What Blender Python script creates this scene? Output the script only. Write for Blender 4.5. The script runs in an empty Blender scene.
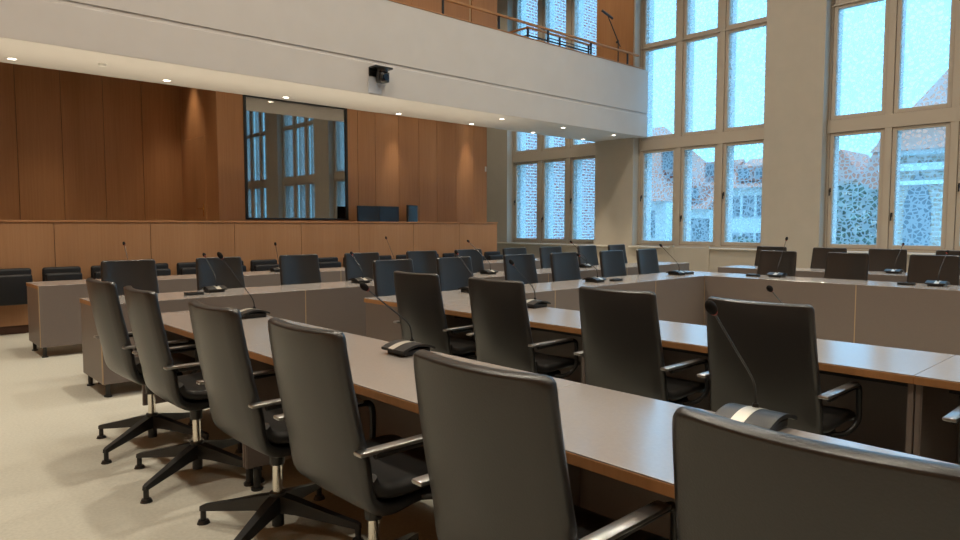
import bpy, bmesh, math, random
from mathutils import Vector, Matrix
random.seed(7)
SC = bpy.context.scene
COL = SC.collection
PI = math.pi

# ------------------------------------------------------------------ materials
def new_mat(name):
    m = bpy.data.materials.new(name); m.use_nodes = True
    nt = m.node_tree
    return m, nt, nt.nodes['Principled BSDF']

def plain(name, col, rough=.5, metal=0., spec=.5, noise=0., nscale=40., bump=0., stretch=(1, 1, 1)):
    m, nt, b = new_mat(name)
    b.inputs['Roughness'].default_value = rough
    b.inputs['Metallic'].default_value = metal
    b.inputs['Specular IOR Level'].default_value = spec
    b.inputs['Base Color'].default_value = (*col, 1)
    if noise or bump:
        tc = nt.nodes.new('ShaderNodeTexCoord'); mp = nt.nodes.new('ShaderNodeMapping')
        mp.inputs['Scale'].default_value = stretch
        n = nt.nodes.new('ShaderNodeTexNoise'); n.inputs['Scale'].default_value = nscale
        n.inputs['Detail'].default_value = 5
        nt.links.new(tc.outputs['Object'], mp.inputs['Vector']); nt.links.new(mp.outputs[0], n.inputs['Vector'])
        if noise:
            r = nt.nodes.new('ShaderNodeMapRange')
            r.inputs['From Min'].default_value = .3; r.inputs['From Max'].default_value = .7
            r.inputs['To Min'].default_value = 1 - noise; r.inputs['To Max'].default_value = 1 + noise
            mx = nt.nodes.new('ShaderNodeVectorMath'); mx.operation = 'SCALE'
            mx.inputs[0].default_value = col
            nt.links.new(n.outputs['Fac'], r.inputs['Value'])
            nt.links.new(r.outputs[0], mx.inputs['Scale'])
            nt.links.new(mx.outputs[0], b.inputs['Base Color'])
        if bump:
            bp = nt.nodes.new('ShaderNodeBump'); bp.inputs['Strength'].default_value = bump
            bp.inputs['Distance'].default_value = .002
            nt.links.new(n.outputs['Fac'], bp.inputs['Height']); nt.links.new(bp.outputs[0], b.inputs['Normal'])
    return m

def emit(name, col, strength):
    m, nt, b = new_mat(name)
    b.inputs['Base Color'].default_value = (*col, 1)
    b.inputs['Emission Color'].default_value = (*col, 1)
    b.inputs['Emission Strength'].default_value = strength
    return m

def wood(name, dark, light, rough=.42, panel=1.13, axis='X'):
    """quarter-cut oak veneer, grain running up, each panel of slightly other tone"""
    m, nt, b = new_mat(name)
    L = nt.links.new
    tc = nt.nodes.new('ShaderNodeTexCoord')
    mp = nt.nodes.new('ShaderNodeMapping'); mp.inputs['Scale'].default_value = (22, 22, .55)
    n1 = nt.nodes.new('ShaderNodeTexNoise'); n1.inputs['Scale'].default_value = 2.2; n1.inputs['Detail'].default_value = 6
    n1.inputs['Roughness'].default_value = .65
    mp2 = nt.nodes.new('ShaderNodeMapping'); mp2.inputs['Scale'].default_value = (1.3, 1.3, .12)
    n2 = nt.nodes.new('ShaderNodeTexNoise'); n2.inputs['Scale'].default_value = 1.6; n2.inputs['Detail'].default_value = 2
    L(tc.outputs['Object'], mp.inputs['Vector']); L(mp.outputs[0], n1.inputs['Vector'])
    L(tc.outputs['Object'], mp2.inputs['Vector']); L(mp2.outputs[0], n2.inputs['Vector'])
    ad = nt.nodes.new('ShaderNodeMath'); ad.operation = 'MULTIPLY_ADD'
    ad.inputs[1].default_value = .45; L(n1.outputs['Fac'], ad.inputs[0])
    sc = nt.nodes.new('ShaderNodeMath'); sc.operation = 'MULTIPLY'; sc.inputs[1].default_value = .55
    L(n2.outputs['Fac'], sc.inputs[0]); L(sc.outputs[0], ad.inputs[2])
    cr = nt.nodes.new('ShaderNodeValToRGB')
    cr.color_ramp.elements[0].position = .3; cr.color_ramp.elements[0].color = (*dark, 1)
    cr.color_ramp.elements[1].position = .72; cr.color_ramp.elements[1].color = (*light, 1)
    L(ad.outputs[0], cr.inputs['Fac']); L(cr.outputs['Color'], b.inputs['Base Color'])
    b.inputs['Roughness'].default_value = rough
    b.inputs['Specular IOR Level'].default_value = .35
    return m

def frit_glass(name):
    """clear pane with a white printed honeycomb-like net of irregular cells"""
    m = bpy.data.materials.new(name); m.use_nodes = True
    nt = m.node_tree; L = nt.links.new
    for n in list(nt.nodes): nt.nodes.remove(n)
    out = nt.nodes.new('ShaderNodeOutputMaterial')
    tc = nt.nodes.new('ShaderNodeTexCoord')
    mp = nt.nodes.new('ShaderNodeMapping'); mp.inputs['Scale'].default_value = (0.0, 1, 1)
    v = nt.nodes.new('ShaderNodeTexVoronoi'); v.feature = 'DISTANCE_TO_EDGE'; v.inputs['Scale'].default_value = 11.5
    v.inputs['Randomness'].default_value = .85
    L(tc.outputs['Object'], mp.inputs['Vector']); L(mp.outputs[0], v.inputs['Vector'])
    r = nt.nodes.new('ShaderNodeMapRange'); r.inputs['From Min'].default_value = .10; r.inputs['From Max'].default_value = .17
    r.inputs['To Min'].default_value = .52; r.inputs['To Max'].default_value = .08
    L(v.outputs['Distance'], r.inputs['Value'])
    tr = nt.nodes.new('ShaderNodeBsdfTransparent'); tr.inputs['Color'].default_value = (.93, .98, 1, 1)
    tl = nt.nodes.new('ShaderNodeBsdfTranslucent'); tl.inputs['Color'].default_value = (.64, .70, .75, 1)
    df = nt.nodes.new('ShaderNodeBsdfDiffuse'); df.inputs['Color'].default_value = (.75, .8, .85, 1)
    m1 = nt.nodes.new('ShaderNodeMixShader'); m1.inputs[0].default_value = .12
    L(tl.outputs[0], m1.inputs[1]); L(df.outputs[0], m1.inputs[2])
    m2 = nt.nodes.new('ShaderNodeMixShader')
    L(r.outputs[0], m2.inputs[0]); L(tr.outputs[0], m2.inputs[1]); L(m1.outputs[0], m2.inputs[2])
    L(m2.outputs[0], out.inputs['Surface'])
    return m

def booth_glass(name):
    m = bpy.data.materials.new(name); m.use_nodes = True
    nt = m.node_tree; L = nt.links.new
    for n in list(nt.nodes): nt.nodes.remove(n)
    out = nt.nodes.new('ShaderNodeOutputMaterial')
    tr = nt.nodes.new('ShaderNodeBsdfTransparent'); tr.inputs['Color'].default_value = (.46, .36, .28, 1)
    gl = nt.nodes.new('ShaderNodeBsdfGlossy'); gl.inputs['Roughness'].default_value = .015
    gl.inputs['Color'].default_value = (1, .94, .87, 1)
    mx = nt.nodes.new('ShaderNodeMixShader')
    fr = nt.nodes.new('ShaderNodeFresnel'); fr.inputs['IOR'].default_value = 2.4
    mr = nt.nodes.new('ShaderNodeMath'); mr.operation = 'MULTIPLY_ADD'; mr.inputs[1].default_value = 1.0; mr.inputs[2].default_value = .15
    L(fr.outputs[0], mr.inputs[0]); L(mr.outputs[0], mx.inputs[0])
    L(tr.outputs[0], mx.inputs[1]); L(gl.outputs[0], mx.inputs[2]); L(mx.outputs[0], out.inputs['Surface'])
    return m

def brick(name, c1, c2, mortar, scale=1.0):
    m, nt, b = new_mat(name); L = nt.links.new
    tc = nt.nodes.new('ShaderNodeTexCoord')
    sx = nt.nodes.new('ShaderNodeSeparateXYZ'); L(tc.outputs['Object'], sx.inputs[0])
    ad = nt.nodes.new('ShaderNodeMath'); L(sx.outputs['X'], ad.inputs[0]); L(sx.outputs['Y'], ad.inputs[1])
    cx = nt.nodes.new('ShaderNodeCombineXYZ'); L(ad.outputs[0], cx.inputs['X']); L(sx.outputs['Z'], cx.inputs['Y'])
    t = nt.nodes.new('ShaderNodeTexBrick')
    t.inputs['Color1'].default_value = (*c1, 1); t.inputs['Color2'].default_value = (*c2, 1); t.inputs['Mortar'].default_value = (*mortar, 1)
    t.inputs['Scale'].default_value = scale; t.inputs['Brick Width'].default_value = .27; t.inputs['Row Height'].default_value = .085
    t.inputs['Mortar Size'].default_value = .012
    L(cx.outputs[0], t.inputs['Vector']); L(t.outputs['Color'], b.inputs['Base Color'])
    b.inputs['Roughness'].default_value = .9
    return m

M = {}
M['plaster'] = plain('plaster', (.45, .405, .34), .85, noise=.03, nscale=3)
M['balcony'] = plain('balcony_plaster', (.56, .535, .515), .85, noise=.02, nscale=3)
M['ceiling'] = plain('ceiling_paint', (.75, .72, .66), .9)
M['carpet'] = plain('carpet', (.50, .485, .415), .95, spec=.15, noise=.07, nscale=60, bump=.5)
M['oak'] = wood('oak_veneer', (.31, .142, .058), (.46, .232, .108))
M['oak_pale'] = wood('oak_veneer_parapet', (.31, .155, .072), (.42, .23, .118))
M['oak_edge'] = wood('oak_edging', (.33, .155, .058), (.45, .23, .095), .5)
M['oak_strip'] = plain('pale_oak_strip', (.46, .33, .20), .5)
M['dark_gap'] = plain('dark_joint', (.03, .018, .01), .8)
M['plinth'] = plain('plinth_brown', (.075, .03, .014), .6)
M['laminate'] = plain('taupe_laminate', (.33, .296, .27), .20, spec=.6, noise=.03, nscale=90)
M['laminate'].node_tree.nodes['Principled BSDF'].inputs['IOR'].default_value = 2.4
M['panel'] = plain('taupe_panel', (.175, .144, .128), .42, noise=.03, nscale=90)
M['leather'] = plain('charcoal_leather', (.013, .0127, .0123), .32, spec=.75, noise=.12, nscale=220, bump=.25)
M['seat_leather'] = plain('black_leather', (.014, .0135, .013), .38, spec=.5, noise=.1, nscale=220, bump=.2)
M['black'] = plain('black_plastic', (.012, .012, .012), .4)
M['black_metal'] = plain('black_metal', (.014, .014, .014), .38, noise=.05, nscale=50)
M['alu'] = plain('brushed_aluminium', (.42, .42, .415), .30, metal=1, noise=.05, nscale=80, stretch=(1, 20, 20))
M['chrome'] = plain('chrome', (.78, .74, .66), .15, metal=1)
M['silver'] = plain('silver_strip', (.62, .59, .52), .38, metal=.55)
M['wall_seat'] = plain('wall_seat_leather', (.008, .0085, .0105), .5, spec=.35, noise=.1, nscale=150)
M['frame'] = plain('taupe_window_paint', (.47, .405, .33), .5)
M['gasket'] = plain('brown_gasket', (.09, .045, .025), .7)
M['sill'] = plain('stone_sill', (.66, .63, .57), .4, noise=.04, nscale=30)
M['white'] = plain('white_plastic', (.7, .69, .66), .5)
M['plate'] = plain('plate_grey', (.55, .57, .62), .4)
M['screen'] = plain('monitor_glass', (.006, .006, .008), .12)
M['red'] = plain('red_ring', (.22, .025, .02), .5)
M['foam'] = plain('foam', (.010, .009, .009), .9, spec=.2)
M['brass'] = plain('brass', (.75, .55, .25), .25, metal=1)
M['lamp'] = emit('lamp_glow', (1, .90, .74), 9)
M['frit'] = frit_glass('fritted_glass')
def clear_glass(name):
    m = bpy.data.materials.new(name); m.use_nodes = True
    nt = m.node_tree
    for n in list(nt.nodes): nt.nodes.remove(n)
    out = nt.nodes.new('ShaderNodeOutputMaterial'); tr = nt.nodes.new('ShaderNodeBsdfTransparent'); tr.inputs['Color'].default_value = (.97, .99, 1, 1)
    gl = nt.nodes.new('ShaderNodeBsdfGlossy'); gl.inputs['Roughness'].default_value = .02
    mx = nt.nodes.new('ShaderNodeMixShader'); mx.inputs[0].default_value = .03
    nt.links.new(tr.outputs[0], mx.inputs[1]); nt.links.new(gl.outputs[0], mx.inputs[2]); nt.links.new(mx.outputs[0], out.inputs['Surface'])
    return m
M['clear'] = clear_glass('clear_glass')
M['booth'] = booth_glass('tinted_booth_glass')
M['stone'] = plain('facade_stone', (.74, .76, .77), .9, noise=.1, nscale=9)
M['brick'] = brick('red_brick', (.36, .085, .065), (.46, .15, .12), (.72, .68, .66), .6)
M['church_brick'] = brick('church_brick', (.42, .27, .20), (.50, .34, .26), (.6, .55, .48), .5)
M['roof'] = plain('red_clay_tiles', (.52, .19, .12), .9, noise=.15, nscale=6)
M['facade'] = plain('pale_facade', (.70, .70, .64), .9, noise=.04, nscale=3)
M['pane_dark'] = plain('dark_pane', (.14, .16, .18), .3)
M['paving'] = plain('street_paving', (.42, .42, .40), .9, noise=.1, nscale=4)
M['foliage'] = plain('foliage', (.11, .14, .10), .9, noise=.4, nscale=5)
M['bark'] = plain('bark', (.08, .06, .045), .9)

# ------------------------------------------------------------------ mesh helpers
class MB:
    def __init__(s): s.bm = bmesh.new()
    def box(s, x0, x1, y0, y1, z0, z1, bev=0., seg=2, mat=None):
        r = bmesh.ops.create_cube(s.bm, size=1)
        vs = r['verts']
        bmesh.ops.scale(s.bm, vec=(abs(x1-x0), abs(y1-y0), abs(z1-z0)), verts=vs)
        bmesh.ops.translate(s.bm, vec=((x0+x1)/2, (y0+y1)/2, (z0+z1)/2), verts=vs)
        if mat is not None: bmesh.ops.transform(s.bm, matrix=mat, verts=vs)
        if bev > 0:
            es = list({e for v in vs for e in v.link_edges})
            bmesh.ops.bevel(s.bm, geom=es, offset=bev, segments=seg, affect='EDGES', profile=.5)
        return s
    def cyl(s, p0, p1, r0, r1=None, n=16):
        p0, p1 = Vector(p0), Vector(p1); d = p1-p0
        r = bmesh.ops.create_cone(s.bm, cap_ends=True, segments=n, radius1=r0, radius2=r0 if r1 is None else r1, depth=d.length)
        q = Vector((0, 0, 1)).rotation_difference(d.normalized())
        bmesh.ops.transform(s.bm, matrix=Matrix.Translation((p0+p1)/2) @ q.to_matrix().to_4x4(), verts=r['verts'])
        return s
    def tube(s, pts, r, n=10):
        pts = [Vector(p) for p in pts]
        rs = r if isinstance(r, (list, tuple)) else [r]*len(pts)
        rings = []; up = None
        for i, p in enumerate(pts):
            t = (pts[min(i+1, len(pts)-1)]-pts[max(i-1, 0)]).normalized()
            if up is None:
                up = Vector((0, 1, 0)) if abs(t.y) < .9 else Vector((1, 0, 0))
            a = t.cross(up).normalized(); b = t.cross(a).normalized(); up = -b if False else up
            rings.append([s.bm.verts.new(p+(a*math.cos(k*2*PI/n)+b*math.sin(k*2*PI/n))*rs[i]) for k in range(n)])
        s.skin(rings); return s
    def skin(s, rings):
        n = len(rings[0])
        for A, B in zip(rings, rings[1:]):
            for k in range(n):
                s.bm.faces.new((A[k], A[(k+1) % n], B[(k+1) % n], B[k]))
        s.bm.faces.new(rings[0][::-1]); s.bm.faces.new(rings[-1])
    def ball(s, c, r, sc=(1, 1, 1), mat=None, u=14, v=10):
        q = bmesh.ops.create_uvsphere(s.bm, u_segments=u, v_segments=v, radius=r)
        bmesh.ops.scale(s.bm, vec=sc, verts=q['verts'])
        if mat is not None: bmesh.ops.transform(s.bm, matrix=mat, verts=q['verts'])
        bmesh.ops.translate(s.bm, vec=c, verts=q['verts']); return s
    def prism(s, poly, axis, a, b):
        """poly of 2D points extruded along axis 0/1/2 between a and b"""
        def P(p, t):
            q = list(p); q.insert(axis, t); return q
        A = [s.bm.verts.new(P(p, a)) for p in poly]; B = [s.bm.verts.new(P(p, b)) for p in poly]
        s.skin([A, B]); return s
    def build(s, name, mat, parent=None, smooth=False, loc=None):
        bmesh.ops.recalc_face_normals(s.bm, faces=s.bm.faces)
        me = bpy.data.meshes.new(name); s.bm.to_mesh(me); s.bm.free()
        me.materials.append(M[mat])
        o = bpy.data.objects.new(name, me); COL.objects.link(o)
        if smooth:
            for p in me.polygons: p.use_smooth = True
            try: me.set_sharp_from_angle(angle=math.radians(smooth if smooth is not True else 40))
            except Exception: pass
        if parent: o.parent = parent
        if loc: o.location = loc
        return o

def tag(o, label=None, cat=None, group=None, kind=None):
    if label: o['label'] = label
    if cat: o['category'] = cat
    if group: o['group'] = group
    if kind: o['kind'] = kind
    return o
def thing(name, label, cat, loc=(0, 0, 0), rz=0., group=None, kind=None):
    o = bpy.data.objects.new(name, None); COL.objects.link(o)
    o.empty_display_size = .1
    o.location = loc; o.rotation_euler = (0, 0, rz)
    return tag(o, label, cat, group, kind)
KIDS = {}
def kids(o): return [c for c in bpy.data.objects if c.parent is o]
def copy_tree(o, parent=None):
    c = o.copy(); COL.objects.link(c)
    if parent: c.parent = parent
    for k in kids(o): copy_tree(k, c)
    return c
def struct(o, label=None, cat=None):
    o['kind'] = 'structure'
    if label: o['label'] = label
    if cat: o['category'] = cat
    return o
def B(*a, **k): return MB().box(*a, **k)

# ------------------------------------------------------------------ measures of the room (metres)
XW = 14.0           # window wall
XL = -2.6           # wall on the other side
YB = -11.0          # wall far behind the camera
YE = 15.4           # end wall past the gallery
ZC = 8.8
PIER = 4.37
S = 3.475           # soffit height

# floor, ceiling, plain walls
struct(B(XL-.2, XW+.5, YB-.2, YE+.2, -.3, 0).build('floor', 'carpet'), 'beige flecked carpet floor under the desks', 'floor')
struct(B(XL-.2, XW+.5, YB-.2, YE+.2, ZC, ZC+.2).build('ceiling', 'ceiling'), 'pale ceiling high above the hall', 'ceiling')
struct(B(XL-.2, XL, YB, YE, 0, ZC).build('wall_left', 'oak'), 'oak clad wall opposite the windows', 'wall')
struct(B(XL-.2, XW+.5, YB-.2, YB, 0, ZC).build('wall_rear', 'oak'), 'oak clad wall behind the viewer', 'wall')
struct(B(XL-.2, XW+.5, YE, YE+.2, 0, ZC).build('wall_end', 'plaster'), 'pale plaster end wall past the gallery', 'wall')

# window wall with openings
W_TOP = 7.9; SILL = .86
OPEN = [(10.83, 14.00), (6.47, 9.68), (2.10, 5.31), (-2.27, .94), (-6.64, -3.43), (-10.9, -7.80)]
w = MB(); prev = YE
for a, b in OPEN:
    w.box(XW, XW+.5, b, prev, 0, ZC)
    w.box(XW, XW+.5, a, b, 0, SILL)
    w.box(XW, XW+.5, a, b, W_TOP, ZC)
    prev = a
w.box(XW, XW+.5, YB, prev, 0, ZC)
struct(w.build('wall_right', 'plaster'), 'beige plaster wall with broad piers between tall windows', 'wall')

TIERS = [(.905, 3.165), (3.415, 5.605), (5.63, W_TOP-.03)]
def window(idx, a, b, label):
    root = thing('window_%d' % idx, label, 'window', (XW, (a+b)/2, 0), 0, 'tall casement windows')
    root['kind'] = 'structure'
    hw = (b-a)/2
    fr = MB(); x0, x1 = .24, .36
    fr.box(x0, x1, -hw, -hw+.05, SILL, W_TOP, .004); fr.box(x0, x1, hw-.05, hw, SILL, W_TOP, .004)
    cw = (2*hw-.1)/3; ys = [-hw+.05+cw*k for k in range(4)]
    for y in ys[1:3]: fr.box(x0-.02, x1, y-.06, y+.06, SILL, W_TOP, .004)
    fr.box(x0, x1, -hw, hw, SILL, .905, .004)
    fr.box(x0-.024, x1+.01, -hw+.001, hw-.001, 3.165, 3.415, .006)
    fr.box(x0-.026, x1+.01, -hw+.001, hw-.001, 5.60, 5.635, .004)
    fr.box(x0, x1, -hw, hw, W_TOP-.04, W_TOP, .004)
    fr.build('frame', 'frame', root)
    for (z0, z1) in TIERS:
        for k in range(3):
            y0 = ys[k]+(.06 if k else .0)+.006; y1 = ys[k+1]-(.06 if k < 2 else 0)-.006
            s = MB(); t = .072
            for (p, q, r, u) in ((y0, y0+t, z0, z1), (y1-t, y1, z0, z1), (y0+t, y1-t, z0, z0+t+.01), (y0+t, y1-t, z1-t, z1)):
                s.box(x0+.005, x1-.02, p, q, r+.006, u-.006 if u == z1 else u, .005)
            so = s.build('sash', 'frame', root)
            g = MB()
            for (p, q, r, u) in ((y0-.006, y0+.004, z0, z1), (y1-.004, y1+.006, z0, z1), (y0, y1, z0, z0+.009), (y0, y1, z1-.009, z1)):
                g.box(x0+.012, x1-.03, p, q, r, u)
            g.build('gasket', 'gasket', so)
            po = B(x0+.05, x0+.056, y0+t-.004, y1-t+.004, z0+t, z1-t+.004).build('pane', 'clear', so)
            po.data.materials.append(M['frit'])
            for fc in po.data.polygons:
                if fc.normal.x > .9: fc.material_index = 1
            if z0 < 1:
                hz = 1.55 if k == 1 else 2.05
                hy = y1-.035
                h = MB(); h.box(x0-.012, x0+.006, hy-.014, hy+.014, hz-.04, hz+.04, .004)
                h.box(x0-.045, x0-.03, hy-.012, hy+.012, hz-.11, hz+.015, .004); h.cyl((x0-.04, hy, hz), (x0, hy, hz), .008, n=8)
                h.build('handle', 'black_metal', so)
    # stone fins standing outside behind each mullion, and the stone beam behind the transom
    for y in (-hw-.02, ys[1], ys[2], hw+.02):
        B(.5, .72, y-.08, y+.08, -.6, W_TOP+.4).build('stone_fin', 'stone', root)
    B(.52, .78, -hw, hw, 3.2, 3.4).build('stone_transom', 'stone', root)
    return root
wl = ['tall fritted window at the far end, brick wall outside, under the gallery',
      'tall fritted window in the middle, red roofs outside',
      'tall fritted window at the right edge, church outside']
for i, (a, b) in enumerate(OPEN):
    window(i+1, a, b, wl[i] if i < 3 else 'tall fritted window farther along the wall, %s past the church view' % ('first', 'second', 'third')[i-3])

# sills; under the middle casement a door leaf runs to the floor
def sill(i, y0, y1): struct(B(XW-.06, XW+.25, y0, y1, SILL-.035, SILL, .006).build('trim_%d' % i, 'sill'), None, 'window sill')
sill(1, 10.0, 14.9); sill(2, 8.62, 9.75); sill(3, 6.3, 7.62); sill(4, 2.0, 5.4)
for t, l in (('trim_1', 'pale sill under the far window'), ('trim_2', 'short pale sill left of the glazed door leaf'),
             ('trim_3', 'pale sill right of the glazed door leaf'), ('trim_4', 'bright sill under the window at the right edge')):
    bpy.data.objects[t]['label'] = l
d = MB()
d.box(XW-.03, XW+.02, 8.53, 8.61, 0, .9, .004); d.box(XW-.03, XW+.02, 7.63, 7.71, 0, .9, .004)
d.box(XW-.02, XW+.02, 7.71, 8.53, 0, .85, .004)
struct(d.build('trim_5', 'plaster'), 'solid lower panel of the glazed door leaf', 'panel')

# ------------------------------------------------------------------ balcony (gallery) with soffit
bal = MB()
bal.box(XL, XW+.2, 9.43, 9.63, 4.037, 5.05, .004)
bal.box(XL, XW+.2, 9.43, 9.63, S, 3.985, .012, 3)
bal.box(XL, XW+.2, 9.446, 9.62, 3.9, 4.1)
bal.box(XL, XW+.2, 9.60, 10.85, S, 3.95)
bal.box(XL, 10.23, 10.851, 12.7, 4.2, 4.3)
bo = bal.build('balcony', 'balcony'); struct(bo, 'pale plastered gallery balcony with a long shadow groove', 'balcony')
B(XL, XW, 9.42, 9.64, 5.05, 5.072, .004).build('coping', 'oak', bo)
B(XL, XW, 9.65, 10.85, 3.95, 4.1).build('gallery_floor', 'carpet', bo)

# wood walls
def panel_wall(mb, xs, y, z0, z1, t=.03, gap=.006):
    for a, b in zip(xs, xs[1:]): mb.box(a+gap/2, b-gap/2, y, y+t, z0, z1, .0015, 1)
XC = 4.336
pw = MB(); panel_wall(pw, [XC, 4.775], 10.85, .6, 4.2); panel_wall(pw, [4.775, 6.727], 10.85, .6, 1.452)
panel_wall(pw, [6.727, 6.946, 7.332, 7.878, 8.367, 8.829, 9.34, 9.849, 10.23], 10.85, .6, 4.2)
wb = pw.build('wall_back', 'oak'); struct(wb, 'oak panelled wall right of the niche, round the tinted booth window', 'wall')
bk = MB(); bk.box(XC+.01, 4.77, 10.88, 10.98, 0, 4.2); bk.box(4.77, 6.73, 10.88, 10.98, 0, 1.44); bk.box(6.735, 10.22, 10.88, 10.98, 0, 4.2)
bk.box(10.19, 10.229, 10.88, 12.7, 0, 4.2)
bk.build('backing', 'dark_gap', wb)
rt = MB(); rt.box(XC, XC+.03, 10.86, 11.36, .6, 4.2, .002, 1); rt.box(XC, XC+.03, 11.36, 12.32, 2.83, 4.2, .002, 1); rt.box(XC, XC+.03, 12.33, 12.6, .6, 4.2, .002, 1)
rt.build('niche_side', 'oak', wb)
B(XC+.03, XC+.06, 10.9, 12.6, .6, 4.2).build('niche_backing', 'dark_gap', wb)
nb = MB(); panel_wall(nb, [XL]+[XC-.02-.605*k for k in range(10, -1, -1)][0:0] + [-1.75, -1.15, -.55, .06, .67, 1.29, 1.91, 2.51, 3.11, 3.70, XC+.02], 12.45, .6, 4.2)
nw = nb.build('wall_niche', 'oak'); struct(nw, 'dark oak panelled wall at the back of the left niche', 'wall')
B(XL, XC, 12.47, 12.6, .6, 4.2).build('backing', 'dark_gap', nw)
# door in the niche side
dr = B(XC-.004, XC+.028, 11.365, 12.315, .6, 2.825, .002, 1).build('door_1', 'oak'); struct(dr, 'oak door in the side of the niche with a brass lever', 'door')
h = MB(); h.box(XC-.012, XC-.004, 11.455, 11.50, 1.50, 1.72, .003); h.cyl((XC-.06, 11.478, 1.63), (XC, 11.478, 1.63), .009, n=10)
h.cyl((XC-.055, 11.478, 1.63), (XC-.055, 11.61, 1.63), .009, n=10)
h.build('door_handle', 'brass', dr, smooth=True)

# booth window
bw = thing('window_7', 'large tinted booth window reflecting the hall windows', 'window', (5.75, 10.85, 0), 0); bw['kind'] = 'structure'
f = MB(); hx = .976
for (a, b, c, e) in ((-hx, -hx+.045, 1.452, 3.50), (hx-.05, hx, 1.452, 3.50), (-hx, hx, 1.452, 1.482), (-hx, hx, 3.448, 3.50)):
    f.box(a, b, -.012, .05, c, e, .003)
f.build('frame', 'black_metal', bw)
B(-hx+.04, hx-.04, .008, .016, 1.48, 3.46).build('pane', 'booth', bw)
bo2 = MB(); bo2.box(4.5, 7.6, 12.6, 12.7, .6, 3.5); bo2.box(7.6, 7.7, 10.99, 12.7, .6, 3.5); bo2.box(XC+.06, 7.7, 10.99, 12.7, .58, .6)
struct(bo2.build('wall_booth', 'oak'), 'dim walls inside the booth behind the tinted window', 'wall')

# raised floor and oak parapet
tf = MB(); tf.box(XL, 9.75, 10.22, 12.6, 0, .6)
struct(tf.build('trim_6', 'carpet'), 'raised floor behind the oak parapet', 'floor')
pp = MB()
seams = [-2.6, -1.62, -.44, .74, 1.906, 3.066, 4.263, 5.373, 6.47, 7.652, 8.782, 9.81]
panel_wall(pp, seams, 10.10, .105, 1.392)
pp.box(9.78, 9.81, 10.10, 10.85, .105, 1.392)
pa = pp.build('wall_parapet', 'oak_pale'); struct(pa, 'long oak parapet in front of the raised gallery floor', 'parapet')
B(XL, 9.79, 10.125, 10.22, .1, 1.39).build('backing', 'dark_gap', pa)
B(XL, 9.82, 10.085, 10.26, 1.396, 1.42, .003).build('coping', 'oak', pa)
B(XL, 9.79, 10.13, 10.2, 0, .105).build('plinth', 'plinth', pa)
# desk ledge behind the parapet carrying the monitors
lg = B(6.2, 8.9, 10.24, 10.84, 1.13, 1.16, .004)
tag(lg.build('desk_ledge', 'laminate'), 'narrow desk ledge behind the oak parapet under the monitors', 'desk')

def monitor(x, y, z, wd, ht, rz, label):
    r = thing('monitor', label, 'monitor', (x, y, z), rz, 'monitors behind the parapet')
    B(-wd/2, wd/2, -.015, .02, .10, .10+ht, .006).build('housing', 'black', r)
    B(-wd/2+.012, wd/2-.012, -.018, -.014, .118, .10+ht-.012).build('screen', 'screen', r)
    s = MB(); s.box(-.03, .03, .005, .03, .01, .2, .004); s.box(-.12, .12, -.06, .1, 0, .012, .004)
    s.build('stand', 'black', r)
monitor(6.935, 10.52, 1.16, .46, .45, .02, 'black monitor above the parapet, nearest the booth window')
monitor(7.395, 10.52, 1.16, .45, .45, -.02, 'black monitor above the parapet, middle one of three')
monitor(7.99, 10.58, 1.16, .46, .485, .5, 'black monitor turned aside above the parapet with a bluish reflection')

# upper (gallery) oak wall
gw = MB(); panel_wall(gw, [XL, -1.4, -.2, 1.0, 2.2, 3.4, 4.6, 5.8, 7.0, 8.2, 9.72], 10.85, 4.1, ZC)
gw.box(9.79, 10.53, 10.85, 10.88, 4.1, ZC)
g0 = gw.build('wall_gallery', 'oak'); struct(g0, 'oak panelled wall at the back of the gallery', 'wall')
B(XL, 10.52, 10.88, 10.98, 3.95, ZC).build('backing', 'oak_strip', g0)

struct(B(XW-.02, XW, 9.72, 10.80, 4.1, ZC).build('trim_7', 'oak'), 'brown oak-toned sheet on the pier above the gallery', 'panel')  # thin brown sheet over the plaster pier, above gallery floor level
# gallery railing
rl = thing('railing', 'gallery railing with oak handrail on black posts along the balcony front', 'railing', (0, 9.53, 5.072), 0)
for x in (-1.9, -.5, .9, 2.3, 3.7, 5.1, 6.5, 7.906, 9.298, 10.708, 12.128, 13.495):
    B(x-.02, x+.02, -.012, .012, 0, .285).build('post', 'black_metal', rl)
B(XL, 13.93, -.028, .028, .285, .325, .008).build('handrail', 'oak_edge', rl)
B(10.71, 12.13, -.008, .008, .13, .145).build('rail_bar', 'black_metal', rl)
r2 = thing('railing', 'lower inner guard rail behind the gallery front railing', 'railing', (10.82, 10.2, 4.1), 0)
for x, y in ((0, 0), (1.035, 0), (2.07, 0), (0, .55)):
    B(x-.02, x+.02, y-.015, y+.015, 0, 1.46).build('post', 'black_metal', r2)
b2 = MB(); b2.box(-.02, 2.1, -.02, .02, 1.46, 1.50, .006); b2.box(-.02, .02, .02, .58, 1.46, 1.50, .006)
b2.build('handrail', 'oak_edge', r2)
b3 = MB(); b3.box(0, 2.07, -.008, .008, 1.30, 1.33); b3.box(-.008, .008, 0, .55, 1.30, 1.33); b3.build('rail_bar', 'black_metal', r2)

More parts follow.
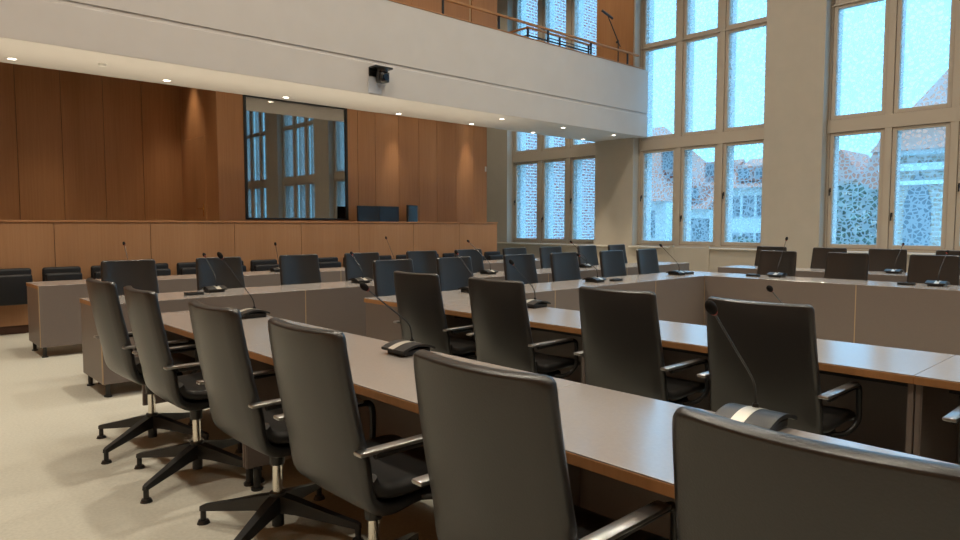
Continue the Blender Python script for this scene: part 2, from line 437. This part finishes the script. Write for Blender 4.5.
# microphone stand on the gallery
ms = thing('microphone_stand', 'black tripod boom stand on the gallery by the right end of the railing', 'microphone stand', (13.5, 9.80, 4.1), 0)
MB().cyl((0, 0, .30), (0, 0, 1.62), .014).build('pole', 'black_metal', ms, smooth=True)
for k in range(3):
    a = .5+k*2*PI/3
    MB().cyl((0, 0, .42), (.36*math.cos(a), .36*math.sin(a), .015), .011).build('leg', 'black_metal', ms, smooth=True)
MB().cyl((.08, 0, 1.48), (-.42, 0, 2.10), .012).build('boom', 'black_metal', ms, smooth=True)
MB().cyl((.0, 0, 1.58), (.0, .05, 1.58), .03).build('clamp', 'black', ms, smooth=True)
MB().cyl((-.63, 0, 2.17), (-.24, 0, 2.07), .028).build('microphone', 'black', ms, smooth=True)

# downlights in the soffit
dl = None
DL = [(1.60, 10.53), (3.49, 10.55), (5.39, 10.58), (7.74, 10.66), (9.635, 10.69), (11.54, 10.70), (13.33, 10.69), (9.62, 9.77), (11.46, 9.74), (13.25, 9.72)]
DN = ['leftmost bright soffit downlight, above the left parapet', 'soffit downlight above the niche door', 'soffit downlight above the booth window',
      'soffit downlight beyond the black camera', 'soffit downlight over the right end of the oak wall', 'back row soffit downlight above the far window, left one',
      'back row soffit downlight above the far window, right one', 'front row soffit downlight, farthest left of three', 'front row soffit downlight, middle of three',
      'front row soffit downlight nearest the right end of the balcony']
for (x, y), lb in zip(DL, DN):
    if dl is None:
        dl = thing('downlight', lb, 'downlight', (x, y, S), 0, 'round soffit downlights')
        ring = MB(); n = 20
        for r0, r1, z0, z1 in ((.05, .062, -.004, .0),):
            A = [[ring.bm.verts.new((r*math.cos(k*2*PI/n), r*math.sin(k*2*PI/n), z)) for k in range(n)] for r, z in ((.045, -.001), (.047, -.006), (.060, -.006), (.063, -.0005))]
            for P, Q in zip(A, A[1:]):
                for k in range(n): ring.bm.faces.new((P[k], P[(k+1) % n], Q[(k+1) % n], Q[k]))
        ring.build('bezel', 'white', dl, smooth=True)
        MB().cyl((0, 0, -.0035), (0, 0, -.0005), .046, n=20).build('lens', 'lamp', dl)
    else:
        c = copy_tree(dl); c.location = (x, y, S); c['label'] = lb
sd = thing('smoke_detector', 'unlit round fitting in the soffit between the two left downlights', 'smoke detector', (2.525, 10.06, S))
MB().cyl((0, 0, -.03), (0, 0, 0), .045, .055, 20).build('housing', 'white', sd, smooth=True)

# pan-tilt camera on the balcony front
pc = thing('camera', 'black pan-tilt camera bracketed to the balcony front', 'camera', (6.43, 9.43, 3.70))
b = MB(); b.box(-.17, .17, -.20, 0, .185, .215, .006); b.box(-.17, -.02, -.012, 0, .07, .215, .003); b.build('bracket', 'black', pc)
MB().cyl((0.02, -.115, .135), (0.02, -.115, .187), .085, .095, 24).build('camera_base', 'black', pc, smooth=True)
y_ = MB(); y_.box(-.085, -.065, -.16, -.07, -.02, .14, .008); y_.box(.105, .125, -.16, -.07, -.02, .14, .008); y_.build('yoke', 'black', pc)
hd = B(-.065, .105, -.20, -.03, -.035, .12, .03, 3).build('camera_head', 'black', pc, smooth=True)
MB().cyl((.02, -.225, .045), (.02, -.19, .045), .05, n=20).build('lens', 'screen', hd, smooth=True)
wp = B(6.245, 6.50, 9.418, 9.431, 3.50, 3.76, .004).build('cover_plate', 'plate')
tag(wp, 'pale rectangular cover plate on the balcony front below the black camera', 'plate')
sw = B(10.165, 10.2, 10.832, 10.85, 2.52, 2.63, .004).build('wall_device', 'white')
tag(sw, 'small white device at the right end of the oak wall', 'wall switch')

# ------------------------------------------------------------------ tables
TL = {}
def make_table(L):
    r = bpy.data.objects.new('conference_table', None); COL.objects.link(r)
    h = L/2
    B(-h+.001, h-.001, -.325, .325, .7355, .74, .0012, 1).build('worktop', 'laminate', r)
    B(-h, h, -.326, .298, .703, .7357, .002, 1).build('edge_band', 'oak_edge', r)
    B(-h+.005, h-.005, .299, .326, .11, .7354).build('front_panel', 'panel', r)
    for s in (-1, 1):
        e = B(s*(h-.027) if s > 0 else -h+.002, s*h-.002 if s > 0 else -h+.027, -.30, .296, .11, .703).build('end_panel', 'panel', r)
        B(s*h-.004 if s > 0 else -h, s*h if s > 0 else -h+.004, .2985, .3265, .11, .7355).build('edge_strip', 'oak_strip', e)
        B(s*h-.022 if s > 0 else -h+.004, s*h-.004 if s > 0 else -h+.022, -.304, -.2995, .11, .703).build('edge_strip', 'panel', e)
        for y in (-.26, .27):
            x = s*(h-.045)
            m = MB(); m.cyl((x, y, .0), (x, y, .012), .03, n=16); m.cyl((x, y, .012), (x, y, .112), .018, n=14)
            m.build('foot', 'black_metal', r, smooth=True)
    # cable tray and inner shelf under the worktop
    B(-h+.03, h-.03, .10, .29, .60, .612).build('cable_tray', 'black', r)
    return r
TG = 'taupe conference table units'
def table(row_rot, cx, cy, L, label):
    k = round(L, 3)
    if k not in TL: TL[k] = make_table(L); o = TL[k]
    else: o = copy_tree(TL[k])
    o.location = (cx, cy, 0); o.rotation_euler = (0, 0, row_rot)
    tag(o, label, 'table', TG)
    return o
OR4 = ['first', 'second', 'third', 'fourth', 'fifth', 'sixth', 'seventh', 'eighth', 'ninth', 'tenth', 'eleventh', 'twelfth', 'thirteenth', 'fourteenth', 'fifteenth', 'sixteenth']
def row_y(x0, ys, rot, labs):
    for a, b, l in zip(ys, ys[1:], labs): table(rot, x0+.325, (a+b)/2, abs(a-b), l)
def row_x(y0, xs, rot, labs):
    for a, b, l in zip(xs, xs[1:], labs): table(rot, (a+b)/2, y0+.325, abs(a-b), l)
row_y(1.405, [4.99, 3.32, 1.65, -.02], -PI/2, ['taupe table with oak edge at the left end of the near row', 'middle taupe table of the near row, between the two nearest microphones', 'nearest taupe table, running out at the bottom right corner'])
row_y(3.16, [4.217, 2.52, .81, -.88], -PI/2, ['taupe table in the second row, adjoining the inner ring corner', 'taupe table in the second row with a leg joint at its right end', 'taupe table in the second row at the right edge of the picture'])
row_x(4.22, [3.16, 4.867, 6.57, 8.28], PI, ['inner ring table at the left corner with an oak end edge', 'middle table of the inner ring left arm', 'inner ring table at the far corner before the windows'])
row_x(5.83, [1.388, 3.134, 4.863, 6.59, 8.32, 10.05], PI, [s+' table from the left in the long row behind the inner ring' for s in OR4[:5]])
row_x(8.05, [1.36, 3.134, 4.863, 6.59, 8.32, 10.05], PI, [s+' table from the left in the rearmost row before the oak parapet' for s in OR4[:5]])
row_y(7.63, [4.215, 2.51, .80], PI/2, ['inner ring far side table, left one, with the microphone by the corner', 'inner ring far side table at the right edge of the picture'])
row_y(9.40, [4.99, 3.41, 1.83], PI/2, ['left table of the row nearest the windows', 'right table of the row nearest the windows'])

# ------------------------------------------------------------------ swivel chair
def shell_mesh(mb, prof, widths, th, wrap, ny=10):
    """loft a slab along prof (x,z), with width per station, rounded long edges; wrap pulls the sides forward"""
    rings = []
    n = len(prof)
    for i, (x, z) in enumerate(prof):
        x0, z0 = prof[max(i-1, 0)]; x1, z1 = prof[min(i+1, n-1)]
        t = Vector((x1-x0, 0, z1-z0)).normalized()
        nr = Vector((-t.z, 0, t.x))        # front / upper side when running downwards then forwards
        w = widths[i]/2; tk = th[i]/2; ring = []
        pts = []
        r = tk
        for k in range(ny+1):
            y = -w+r+(2*w-2*r)*k/ny; pts.append((y, tk))
        for k in range(1, 4):
            a = PI/2-PI*k/4; pts.append((w-r+r*math.cos(a), r*math.sin(a)))
        for k in range(ny, -1, -1):
            y = -w+r+(2*w-2*r)*k/ny; pts.append((y, -tk))
        for k in range(1, 4):
            a = -PI/2-PI*k/4; pts.append((-w+r+r*math.cos(a), r*math.sin(a)))
        for (y, q) in pts:
            f = wrap[i]*(y/.24)**2
            p = Vector((x, y, z))+nr*(q+f)
            ring.append(mb.bm.verts.new(p))
        rings.append(ring)
    mb.skin(rings)

def spline(pts, n):
    out = []
    P = [Vector((*p, 0)) if len(p) == 2 else Vector(p) for p in pts]
    P = [2*P[0]-P[1]]+P+[2*P[-1]-P[-2]]
    for i in range(1, len(P)-2):
        for k in range(n):
            t = k/n
            a, b, c, d = P[i-1], P[i], P[i+1], P[i+2]
            out.append(.5*((2*b)+(c-a)*t+(2*a-5*b+4*c-d)*t*t+(3*b-a-3*c+d)*t**3))
    out.append(P[-2]); return out

def make_chair():
    r = bpy.data.objects.new('conference_chair', None); COL.objects.link(r)
    # backrest: from the top edge down and round under the seat
    prof = [(p.x, p.y) for p in spline([(-.292, 1.030), (-.284, .955), (-.262, .82), (-.235, .68), (-.205, .56), (-.168, .475), (-.10, .432), (0, .425), (.12, .43)], 4)]
    a, b = Vector(prof[0]), Vector(prof[1])
    prof = [tuple(a.lerp(b, t)) for t in (0, .06, .18, .38, .65, 1)]+prof[2:]
    n = len(prof); wd = []; th = []; wr = []
    for i, (x, z) in enumerate(prof):
        w = .466+.032*max(0, min(1, (1.03-z)/.45))
        d = 1.03-z; R = .026
        if d < R: w -= 2*(R-math.sqrt(max(0, R*R-(R-d)**2)))
        if x > -.16 and z < .5: w -= .10*min(1, (x+.16)/.2)
        wd.append(w)
        th.append(.014 if i == 0 else .024 if i == 1 else .034 if i == 2 else .042)
        wr.append(.035 if z > .6 else .035*max(0, (z-.42)/.18))
    mb = MB(); shell_mesh(mb, prof, wd, th, wr)
    mb.build('backrest', 'leather', r, smooth=60)
    # seam piping along the top edge
    sp = [(p.x, p.y) for p in spline([(-.155, .545), (-.13, .505), (-.05, .483), (.08, .487), (.19, .492), (.245, .480), (.262, .455)], 3)]
    m2 = len(sp)
    mb = MB(); shell_mesh(mb, sp, [.47 if i < m2-3 else .47-.03*(i-m2+3) for i in range(m2)], [.05]*(m2-1)+[.03], [.004]*m2)
    mb.build('seat', 'seat_leather', r, smooth=60)
    for s in (-1, 1):
        y = s*.268
        # post rising at the front, sweeping back into the armrest
        pts = spline([(.07, s*.19, .425), (.13, s*.235, .43), (.175, y, .48), (.180, y, .56), (.178, y, .615), (.165, y, .640), (.13, y, .647), (.0, y, .645), (-.17, y, .642)], 4)
        a = MB(); a.tube(pts, .0125, 10)
        ao = a.build('armrest', 'black', r, smooth=True)
        p = MB(); p.box(-.235, .125, y-.022, y+.022, .652, .666, .005, 2)
        p.build('arm_pad', 'alu', ao, smooth=True)
    c = MB(); c.box(-.09, .10, -.07, .07, .385, .42, .012); c.cyl((0, 0, .31), (0, 0, .395), .032, n=20); c.build('mechanism', 'black_metal', r, smooth=True)
    MB().cyl((0, 0, .17), (0, 0, .32), .021, n=20).build('gas_column', 'chrome', r, smooth=True)
    base = bpy.data.objects.new('swivel_base', None)
    hb = MB(); hb.cyl((0, 0, .10), (0, 0, .185), .040, .034, 20); hb.cyl((0, 0, .035), (0, 0, .11), .026, n=16)
    for k in range(4):
        a = k*PI/2; ca, sa = math.cos(a), math.sin(a)
        rings = []
        for (d, zt, zb, w) in ((.02, .175, .10, .030), (.10, .158, .098, .027), (.25, .118, .078, .021), (.375, .088, .062, .016), (.392, .080, .060, .012)):
            rings.append([hb.bm.verts.new((d*ca-q*sa, d*sa+q*ca, z)) for q, z in ((-w, zb), (w, zb), (w*.8, zt), (-w*.8, zt))])
        hb.skin(rings)
        hb.cyl((.38*ca, .38*sa, .014), (.38*ca, .38*sa, .075), .013, n=12)
        hb.cyl((.38*ca, .38*sa, 0), (.38*ca, .38*sa, .016), .029, .022, 16)
    b = hb.build('swivel_base', 'black_metal', r, smooth=35)
    b.rotation_euler = (0, 0, math.radians(30))
    return r
CH = make_chair(); first = [True]
def chair(x, y, rz, label, group, swivel=30):
    if first[0]: o = CH; first[0] = False
    else: o = copy_tree(CH)
    o.location = (x, y, 0); o.rotation_euler = (0, 0, rz)
    tag(o, label, 'chair', group)
    for k in kids(o):
        if k.name.startswith('swivel_base'): k.rotation_euler = (0, 0, math.radians(swivel))
    return o
la = ['charcoal swivel chair farthest left in the near row', 'second charcoal swivel chair from the left in the near row', 'third charcoal swivel chair from the left, before the leftmost near microphone',
      'charcoal swivel chair in front of the near table middle, back to the viewer', 'charcoal high-back chair in the bottom centre foreground', 'nearest charcoal chair, cut off at the bottom right corner']
for (y, a, sv), l in zip([(4.41, 2, 32), (3.66, -1, 33), (2.71, 0, 33), (1.96, 0, 30), (1.13, 1, 24), (.375, 0, 40)], la):
    chair(1.325, y+.035, math.radians(a), l, 'chairs of the near row', sv)
lb = ['leftmost dark chair of the second row, behind the near microphone', 'dark chair of the second row with a microphone to its right', 'dark chair in the middle of the second row, right of the table leg joint',
      'large dark chair of the second row behind the foreground microphone', 'second row chair of which only an armrest shows at the right edge']
for (y, a, sv), l in zip([(3.705, 2, 15), (2.915, 0, 28), (2.04, 0, 25), (1.31, 0, 28), (.345, 0, 20)], lb):
    chair(3.075, y, math.radians(a), l, 'chairs of the second row', sv)
for i, x in enumerate([1.87, 2.72, 3.60, 4.40, 5.29, 6.08, 6.98, 7.75, 8.64, 9.43]):
    chair(x, 6.57, -PI/2+math.radians(random.uniform(-3, 3)), OR4[i]+' dark chair from the left behind the long row under the gallery', 'chairs behind the long row', random.uniform(20, 38))
for i, x in enumerate([3.74, 4.49, 5.42, 6.19, 7.12, 7.92]):
    chair(x, 4.98, -PI/2+math.radians(random.uniform(-3, 3)), OR4[i]+' bluish-lit dark chair from the left behind the inner ring', 'chairs behind the inner ring', random.uniform(20, 38))
for i, y in enumerate([3.76, 2.95, 2.06]):
    chair(8.365, y, PI+math.radians(random.uniform(-3, 3)), OR4[i]+' dark chair from the left on the far side of the inner ring', 'chairs on the far side of the inner ring', random.uniform(20, 38))
for i, y in enumerate([4.64, 3.79, 3.03, 2.25]):
    chair(10.135, y, PI+math.radians(random.uniform(-3, 3)), OR4[i]+' dark chair from the left in the row nearest the windows', 'chairs nearest the windows', random.uniform(20, 38))

# ------------------------------------------------------------------ tip-up wall seats along the parapet
ws = None
for i in range(16):
    x = 1.41+.545*i
    lab = OR4[i]+' black tip-up chair from the left along the oak parapet'
    if ws is None:
        ws = thing('tip_up_chair', lab, 'chair', (x, 10.10, 0), 0, 'tip-up seats along the parapet')
        B(-.215, .215, -.13, -.06, .46, .825, .03, 3).build('backrest', 'wall_seat', ws, smooth=True)
        B(-.205, .205, -.245, -.165, .385, .755, .03, 3).build('seat', 'wall_seat', ws, smooth=True)
        b = MB(); b.box(-.15, -.11, -.07, 0, .40, .7); b.box(.11, .15, -.07, 0, .40, .7); b.cyl((-.2, -.15, .42), (.2, -.15, .42), .016)
        b.box(-.14, -.12, -.16, 0, .40, .44); b.box(.12, .14, -.16, 0, .40, .44)
        b.build('wall_bracket', 'black_metal', ws)
    else:
        c = copy_tree(ws); c.location = (x, 10.10, 0); c['label'] = lab

# ------------------------------------------------------------------ delegate microphone units
def make_unit():
    r = bpy.data.objects.new('microphone_unit', None); COL.objects.link(r)
    def top(x):                      # arched cover
        t = (x+.09)/.19
        return .020+.034*math.sin(min(1, t*.85+.12)*PI*.92)
    def arch(y0, y1, lift, thick, xa=-.09, xb=.10):
        mb = MB(); n = 14
        up = [(xa+(xb-xa)*k/n, top(xa+(xb-xa)*k/n)+lift) for k in range(n+1)]
        lo = [(x, z-thick) for x, z in up[::-1]]
        poly = up+lo
        A = [mb.bm.verts.new((x, y0, z)) for x, z in poly]; Bv = [mb.bm.verts.new((x, y1, z)) for x, z in poly]
        mb.skin([A, Bv]); return mb
    a = arch(-.088, .088, 0, .012); a.build('cover', 'black', r, smooth=35)
    b = MB(); b.box(-.07, .085, -.07, .07, 0, .03, .006); b.build('base', 'black', r)
    arch(-.010, .032, .0012, .004).build('silver_strip', 'silver', r, smooth=35)
    return r
def gooseneck(r, reach, height):
    x0 = .035; z0 = .045
    pts = spline([(x0, .012, z0), (x0-.004, .012, z0+.055), (x0-.03, .012, z0+.105), (x0-.03-(reach-.03)*.5, .012, z0+.105+(height-.105)*.5), (x0-reach, .012, z0+height)], 6)
    g = MB(); g.tube(pts, [.007 if i < 3 else .0034 for i in range(len(pts))], 8)
    g.cyl((x0, .012, z0-.01), (x0, .012, z0+.02), .013, .009, 14)
    go = g.build('gooseneck', 'black_metal', r, smooth=True)
    d = (pts[-1]-pts[-4]).normalized(); e = pts[-1]
    q = Vector((0, 0, 1)).rotation_difference(d).to_matrix().to_4x4()
    h = MB().ball(e+d*.022, .0155, (1, 1, 1.7), q).build('microphone_head', 'foam', go, smooth=True)
    MB().cyl(e-d*.006, e-d*.0005, .0085, .0105, 14).build('light_ring', 'red', go, smooth=True)
U0 = make_unit(); ufirst = [True]
def unit(x, y, rz, reach, height, label):
    if ufirst[0]: o = U0; ufirst[0] = False
    else:
        o = U0.copy(); COL.objects.link(o)
        for k in kids(U0):
            if not k.name.startswith('gooseneck'):
                c = k.copy(); COL.objects.link(c); c.parent = o
    gooseneck(o, reach, height)
    o.location = (x, y, .74); o.rotation_euler = (0, 0, rz)
    tag(o, label, 'microphone', 'gooseneck microphone units')
units = [
 (1.935, 4.36, 0, .21, .355, 'gooseneck microphone on the near table, leftmost of its three'),
 (1.93, 2.60, 0, .25, .275, 'gooseneck microphone with arched silver-striped base on the near table middle'),
 (1.985, .925, 0, .27, .325, 'nearest gooseneck microphone, behind the cut-off chair at bottom right'),
 (3.74, 3.46, 0, .24, .285, 'gooseneck microphone on the second row table, right of the second dark chair'),
 (3.74, 1.56, 0, .24, .225, 'microphone whose tip pokes up behind the large second row chair'),
 (5.90, 4.56, -PI/2, .25, .23, 'gooseneck microphone on the inner ring left arm, middle one'),
 (4.16, 4.62, -PI/2, .24, .30, 'gooseneck microphone on the inner ring behind the leftmost second row chair'),
 (7.50, 4.53, -PI/2, .25, .30, 'gooseneck microphone at the far corner of the inner ring'),
 (2.44, 6.27, -PI/2, .26, .275, 'leftmost gooseneck microphone on the long row behind the near table'),
 (3.98, 6.20, -PI/2, .20, .25, 'second microphone from the left on the long row behind'),
 (5.89, 6.23, -PI/2, .40, .35, 'third microphone from the left on the long row behind'),
 (7.85, 6.25, -PI/2, .28, .31, 'fourth microphone from the left on the long row, before the far window'),
 (4.14, 8.45, -PI/2, .10, .30, 'second microphone from the left on the rearmost row'),
 (2.3, 8.40, -PI/2, .2, .34, 'leftmost microphone on the rearmost row, half hidden by chairs'),
 (6.0, 8.45, -PI/2, .2, .36, 'third microphone from the left on the rearmost row'),
 (8.07, 3.52, PI, .22, .39, 'microphone on the far side of the inner ring before the left chair'),
 (8.05, 1.89, PI, .27, .28, 'microphone on the far side of the inner ring near the right picture edge'),
 (9.80, 2.78, PI, .3, .31, 'microphone on the table row nearest the windows'),
]
for u in units: unit(*u)

# flat black voting boxes beside the units
vb = None
for x, y, rz, l in [(2.19, 6.08, 0, 'flat black box left of the leftmost long row microphone'), (7.74, 4.50, 0, 'flat black box beside the microphone at the far ring corner'),
                 (7.95, 3.76, PI/2, 'flat black box on the far ring side before the left chair'), (7.95, 2.14, PI/2, 'flat black box on the far ring side near the right edge'),
                 (6.16, 4.46, 0, 'flat black box right of the middle inner ring microphone')]:
    if vb is None:
        vb = thing('voting_box', l, 'box', (x, y, .74), rz, 'flat black boxes on the tables')
        B(-.075, .075, -.035, .035, 0, .026, .005).build('housing', 'black', vb)
        B(-.06, .06, -.024, .024, .026, .028).build('cover_sheet', 'screen', vb)
    else:
        c = copy_tree(vb); c.location = (x, y, .74); c.rotation_euler = (0, 0, rz); c['label'] = l

# ------------------------------------------------------------------ the town outside
struct(B(15, 140, -60, 120, -6.4, -6).build('ground', 'paving'), 'street paving far below the windows', 'ground')
# neighbouring brick wing beyond the far window
bwg = thing('brick_building', 'red brick wing close outside the far window', 'building', (0, 0, -6))
B(21, 30.5, 22.6, 60, 0, 26).build('wall', 'brick', bwg)
for k in range(3):
    for j in range(4):
        B(20.95, 21.02, 24+k*3.2, 25.3+k*3.2, 4+j*3.6, 6+j*3.6).build('window', 'pane_dark', bwg)
# house row with red roof seen through the middle window
def house(x, y0, y1, eave, ridge, depth, label, wins, dorm, hip=0):
    r = thing('town_house', label, 'building', (0, 0, -6))
    B(x, x+depth, y0, y1, 0, eave+6).build('wall', 'facade', r)
    rf = MB(); e = eave+6; g = ridge+6
    A = [(x-.4, y0-.05, e), (x-.4, y1+.05, e), (x+depth+.4, y1+.05, e), (x+depth+.4, y0-.05, e), (x+depth/2, y0+hip, g), (x+depth/2, y1-hip, g)]
    v = [rf.bm.verts.new(p) for p in A]
    for f in ((0, 1, 5, 4), (2, 3, 4, 5), (1, 2, 5), (3, 0, 4), (3, 2, 1, 0)): rf.bm.faces.new([v[i] for i in f])
    ro = rf.build('roof', 'roof', r)
    for (yy, zz, w, h) in wins: B(x-.06, x+.05, yy-w/2, yy+w/2, zz+6, zz+h+6).build('window', 'pane_dark', r)
    for (yy, t, w, h) in dorm:
        xx = x-.4+(depth/2+.4)*t; zz = e+(g-e)*t
        dmo = MB(); dmo.box(xx-.35, xx+1.6, yy-w/2, yy+w/2, zz, zz+h); dd = dmo.build('dormer', 'roof', r)
        B(xx-.42, xx-.34, yy-w/2+.15, yy+w/2-.15, zz+.15, zz+h-.15).build('dormer_window', 'pane_dark', dd)
house(40, 21.9, 23.5, 2.4, 5.85, 9, 'pale house with steep red roof seen in the middle window, centre', [(22.9, .2, .7, 1.6), (22.2, .2, .6, 1.6)], [(23.0, .15, 1.0, 1.0), (23.0, .6, 1.0, 1.1), (22.1, .6, .5, 1.0)])
house(41, 18.0, 21.7, 3.7, 5.85, 8, 'long pale house with red roof seen in the middle window, right', [(y_, z_, .7, 1.3) for y_ in (18.9, 19.8, 20.7) for z_ in (-3, -.4, 1.9)], [(19.1, .2, 1.0, .9), (20.2, .2, 1.0, .9)])
house(38, 23.75, 34, 2.9, 8.6, 12, 'tall red roofed house seen at the left of the middle window', [(24.9, .6, .7, 1.7), (26.3, .6, .7, 1.7)], [(24.6, .35, 1.0, 1.5)], 4)
# brick church beyond the right window
ch = thing('church', 'brick church with steep red roof seen in the right window', 'church', (0, 0, -6))
B(28, 44, -22, 8.45, 0, 10).build('wall', 'church_brick', ch)
cr = MB(); 
cv = [cr.bm.verts.new(p) for p in ((27.3, 8.7, 10.0), (27.3, -22, 10.0), (44.7, -22, 10.0), (44.7, 8.7, 10.0), (36, 2.4, 21.0), (36, -22, 21.0))]
for q in ((0, 1, 5, 4), (3, 4, 5, 2), (0, 4, 3), (1, 2, 5), (0, 3, 2, 1)): cr.bm.faces.new([cv[i] for i in q])
cr.build('roof', 'roof', ch)
cn = MB(); cn.box(27.7, 28.05, -22, 8.5, 9.3, 9.55); cn.box(27.8, 28.05, -22, 8.5, 8.8, 8.95); cn.box(27.6, 28.05, -22, 8.5, 9.85, 10.05); cn.build('cornice', 'stone', ch)
for yy in (7.28, 3.2, -.9, -5):
    pts = [(yy-.42, 4.0), (yy+.42, 4.0), (yy+.42, 8.1)]+[(yy+.42-.42*k/6, 8.1+1.1*math.sin(k/6*PI/2)) for k in range(1, 7)]+[(yy-.42*k/6, 9.2-1.1*(1-math.cos(k/6*PI/2))) for k in range(1, 7)]
    MB().prism(pts, 0, 27.93, 28.03).build('arched_window', 'pane_dark', ch)
tw = thing('chapel', 'small gabled house with a tower left of the church', 'building', (0, 0, -6))
B(58, 64, 19.0, 22.0, 0, 11).build('wall', 'church_brick', tw)
MB().prism([(19.0-.4, 10.9), (20.5, 13.4), (22.4, 10.9)], 0, 57.8, 64).build('roof', 'roof', tw)
B(58, 60.5, 21.6, 23.2, 0, 13.6).build('tower', 'stone', tw)
B(57, 66, 13.9, 18.7, 0, 10.2).build('side_wing', 'church_brick', tw)
MB().prism([(13.6, 10.1), (16.9, 15.0), (19.0, 10.1)], 0, 56.8, 66).build('side_roof', 'roof', tw)
# trees
def tree(x, y, h, r, label):
    t = thing('tree', label, 'tree', (x, y, -6), 0, 'trees outside the windows')
    MB().cyl((0, 0, 0), (0, 0, h*.7), .16, .07, 8).build('trunk', 'bark', t)
    m = MB()
    for k in range(420):
        u = random.uniform(-1, 1); a = random.uniform(0, 2*PI); rr = r*random.uniform(.35, 1)**.5
        p = Vector((rr*math.sqrt(1-u*u)*math.cos(a), rr*math.sqrt(1-u*u)*math.sin(a), h-r*1.2+u*r*1.25))
        q = Vector((random.gauss(0, 1), random.gauss(0, 1), random.gauss(0, 1))).normalized()
        s = q.cross(Vector((0, 0, 1))).normalized(); tt = q.cross(s)
        L = .28
        m.bm.faces.new([m.bm.verts.new(p+s*L*i+tt*L*j) for i, j in ((-1, 0), (0, -.6), (1, 0), (0, .6))])
    m.build('crown', 'foliage', t)
tree(35, 17.2, 6.6, 1.2, 'bare looking tree in front of the long pale house')
tree(47, 15.9, 9.9, 1.6, 'dark tree in the lower left of the right window')
tree(44, 14.1, 9.3, 1.9, 'dark bushy tree left of the church')
tree(38, 13.2, 7.0, 1.5, 'low dark tree under the chapel gable')

# ------------------------------------------------------------------ light
W = bpy.data.worlds.new('sky'); SC.world = W; W.use_nodes = True
nt = W.node_tree; bg = nt.nodes['Background']
tc = nt.nodes.new('ShaderNodeTexCoord'); sp = nt.nodes.new('ShaderNodeSeparateXYZ')
nt.links.new(tc.outputs['Generated'], sp.inputs[0])
cr = nt.nodes.new('ShaderNodeValToRGB')          # overcast sky: about three times brighter overhead than at the horizon
e = cr.color_ramp.elements
e[0].position = 0; e[0].color = (.125, .36, .57, 1)
e[1].position = 1; e[1].color = (.38, .95, 1.5, 1)
k = e.new(.42); k.color = (.145, .40, .65, 1)
nt.links.new(sp.outputs['Z'], cr.inputs['Fac']); nt.links.new(cr.outputs['Color'], bg.inputs['Color'])
bg.inputs['Strength'].default_value = 4.9

def spot(x, y, z, power, size=1.0, blend=1.0, col=(1, .84, .62), rad=.06):
    l = bpy.data.lights.new('spot_or_fill_lamp', 'SPOT'); l.energy = power; l.spot_size = size; l.spot_blend = blend
    l.color = col; l.shadow_soft_size = rad
    o = bpy.data.objects.new('spot_or_fill_lamp', l); COL.objects.link(o); o.location = (x, y, z); return o
for x, y in DL: spot(x, y, S-.03, 70 if x < 10 or y > 10.5 and x < 11 else 320, .8)
# added warm fill strips, hidden behind the parapet coping, to brighten the soffit
for x in (-.8, 2.6, 6.0, 8.9):
    l = bpy.data.lights.new('soffit_fill', 'AREA'); l.shape = 'RECTANGLE'; l.size = 3.3 if x < 8 else 1.6; l.size_y = .06; l.energy = 22 if x < 8 else 11
    l.color = (1, .87, .64); l.spread = 2.1
    o = bpy.data.objects.new('soffit_fill', l); COL.objects.link(o); o.location = (x, 10.31, 1.41); o.rotation_euler = (PI+.42, 0, 0)
# recessed lamps in the hall ceiling
for x in (-.6, 3.2, 7.0, 10.8):
    for y in (-7.0, -2.6, 1.8, 6.2):
        l = bpy.data.lights.new('ceiling_lamp', 'AREA'); l.shape = 'DISK'; l.size = .35; l.energy = {-7.0: 40, -2.6: 40 if x < 2 else 80, 1.8: 45 if x > 2 else 100, 6.2: 110 if x < 5 else 100}[y]
        l.color = (1, .90, .74); l.spread = 2.4
        o = bpy.data.objects.new('ceiling_lamp', l); COL.objects.link(o); o.location = (x, y, ZC-.03)

# niche ceiling: lamp by the door, plus two added to brighten the left wall
for x, y in ((4.08, 11.80), (2.2, 11.6), (.2, 11.6)): spot(x, y, 4.17, 130, 1.0)
spot(5.8, 11.9, 3.4, 30, 2.2)     # unseen lamp added inside the booth to warm its dark glass
# gallery lamps; the last pair is added to brighten the pocket beside the far window
for x in (3, 7, 9.5, 13):
    spot(x, 10.2, ZC-.1, 160, 2.0)
for x, y in ((12.3, 12.2), (12.3, 14.2)): spot(x, y, ZC-.1, 260, 2.0)

# ------------------------------------------------------------------ camera
f_px = 679.3; yaw = .82497; tilt = .06522
cam = bpy.data.cameras.new('view_camera'); cam.sensor_width = 36; cam.lens = f_px/960*36; cam.clip_end = 400; cam.clip_start = .05
co = bpy.data.objects.new('view_camera', cam); COL.objects.link(co)
co.location = (0, 0, 1.35)
fwd = Vector((math.cos(yaw)*math.cos(tilt), math.sin(yaw)*math.cos(tilt), -math.sin(tilt)))
co.rotation_euler = fwd.to_track_quat('-Z', 'Y').to_euler()
SC.camera = co

SC.view_settings.view_transform = 'Standard'; SC.view_settings.look = 'None'
SC.view_settings.gamma = 1; SC.view_settings.use_curve_mapping = False
SC.view_settings.exposure = 0.16
SC.cycles.use_denoising = True
SC.cycles.max_bounces = 8; SC.cycles.diffuse_bounces = 4; SC.cycles.transparent_max_bounces = 16
SC.cycles.sample_clamp_indirect = 4.0
SC.cycles.caustics_reflective = False; SC.cycles.caustics_refractive = False
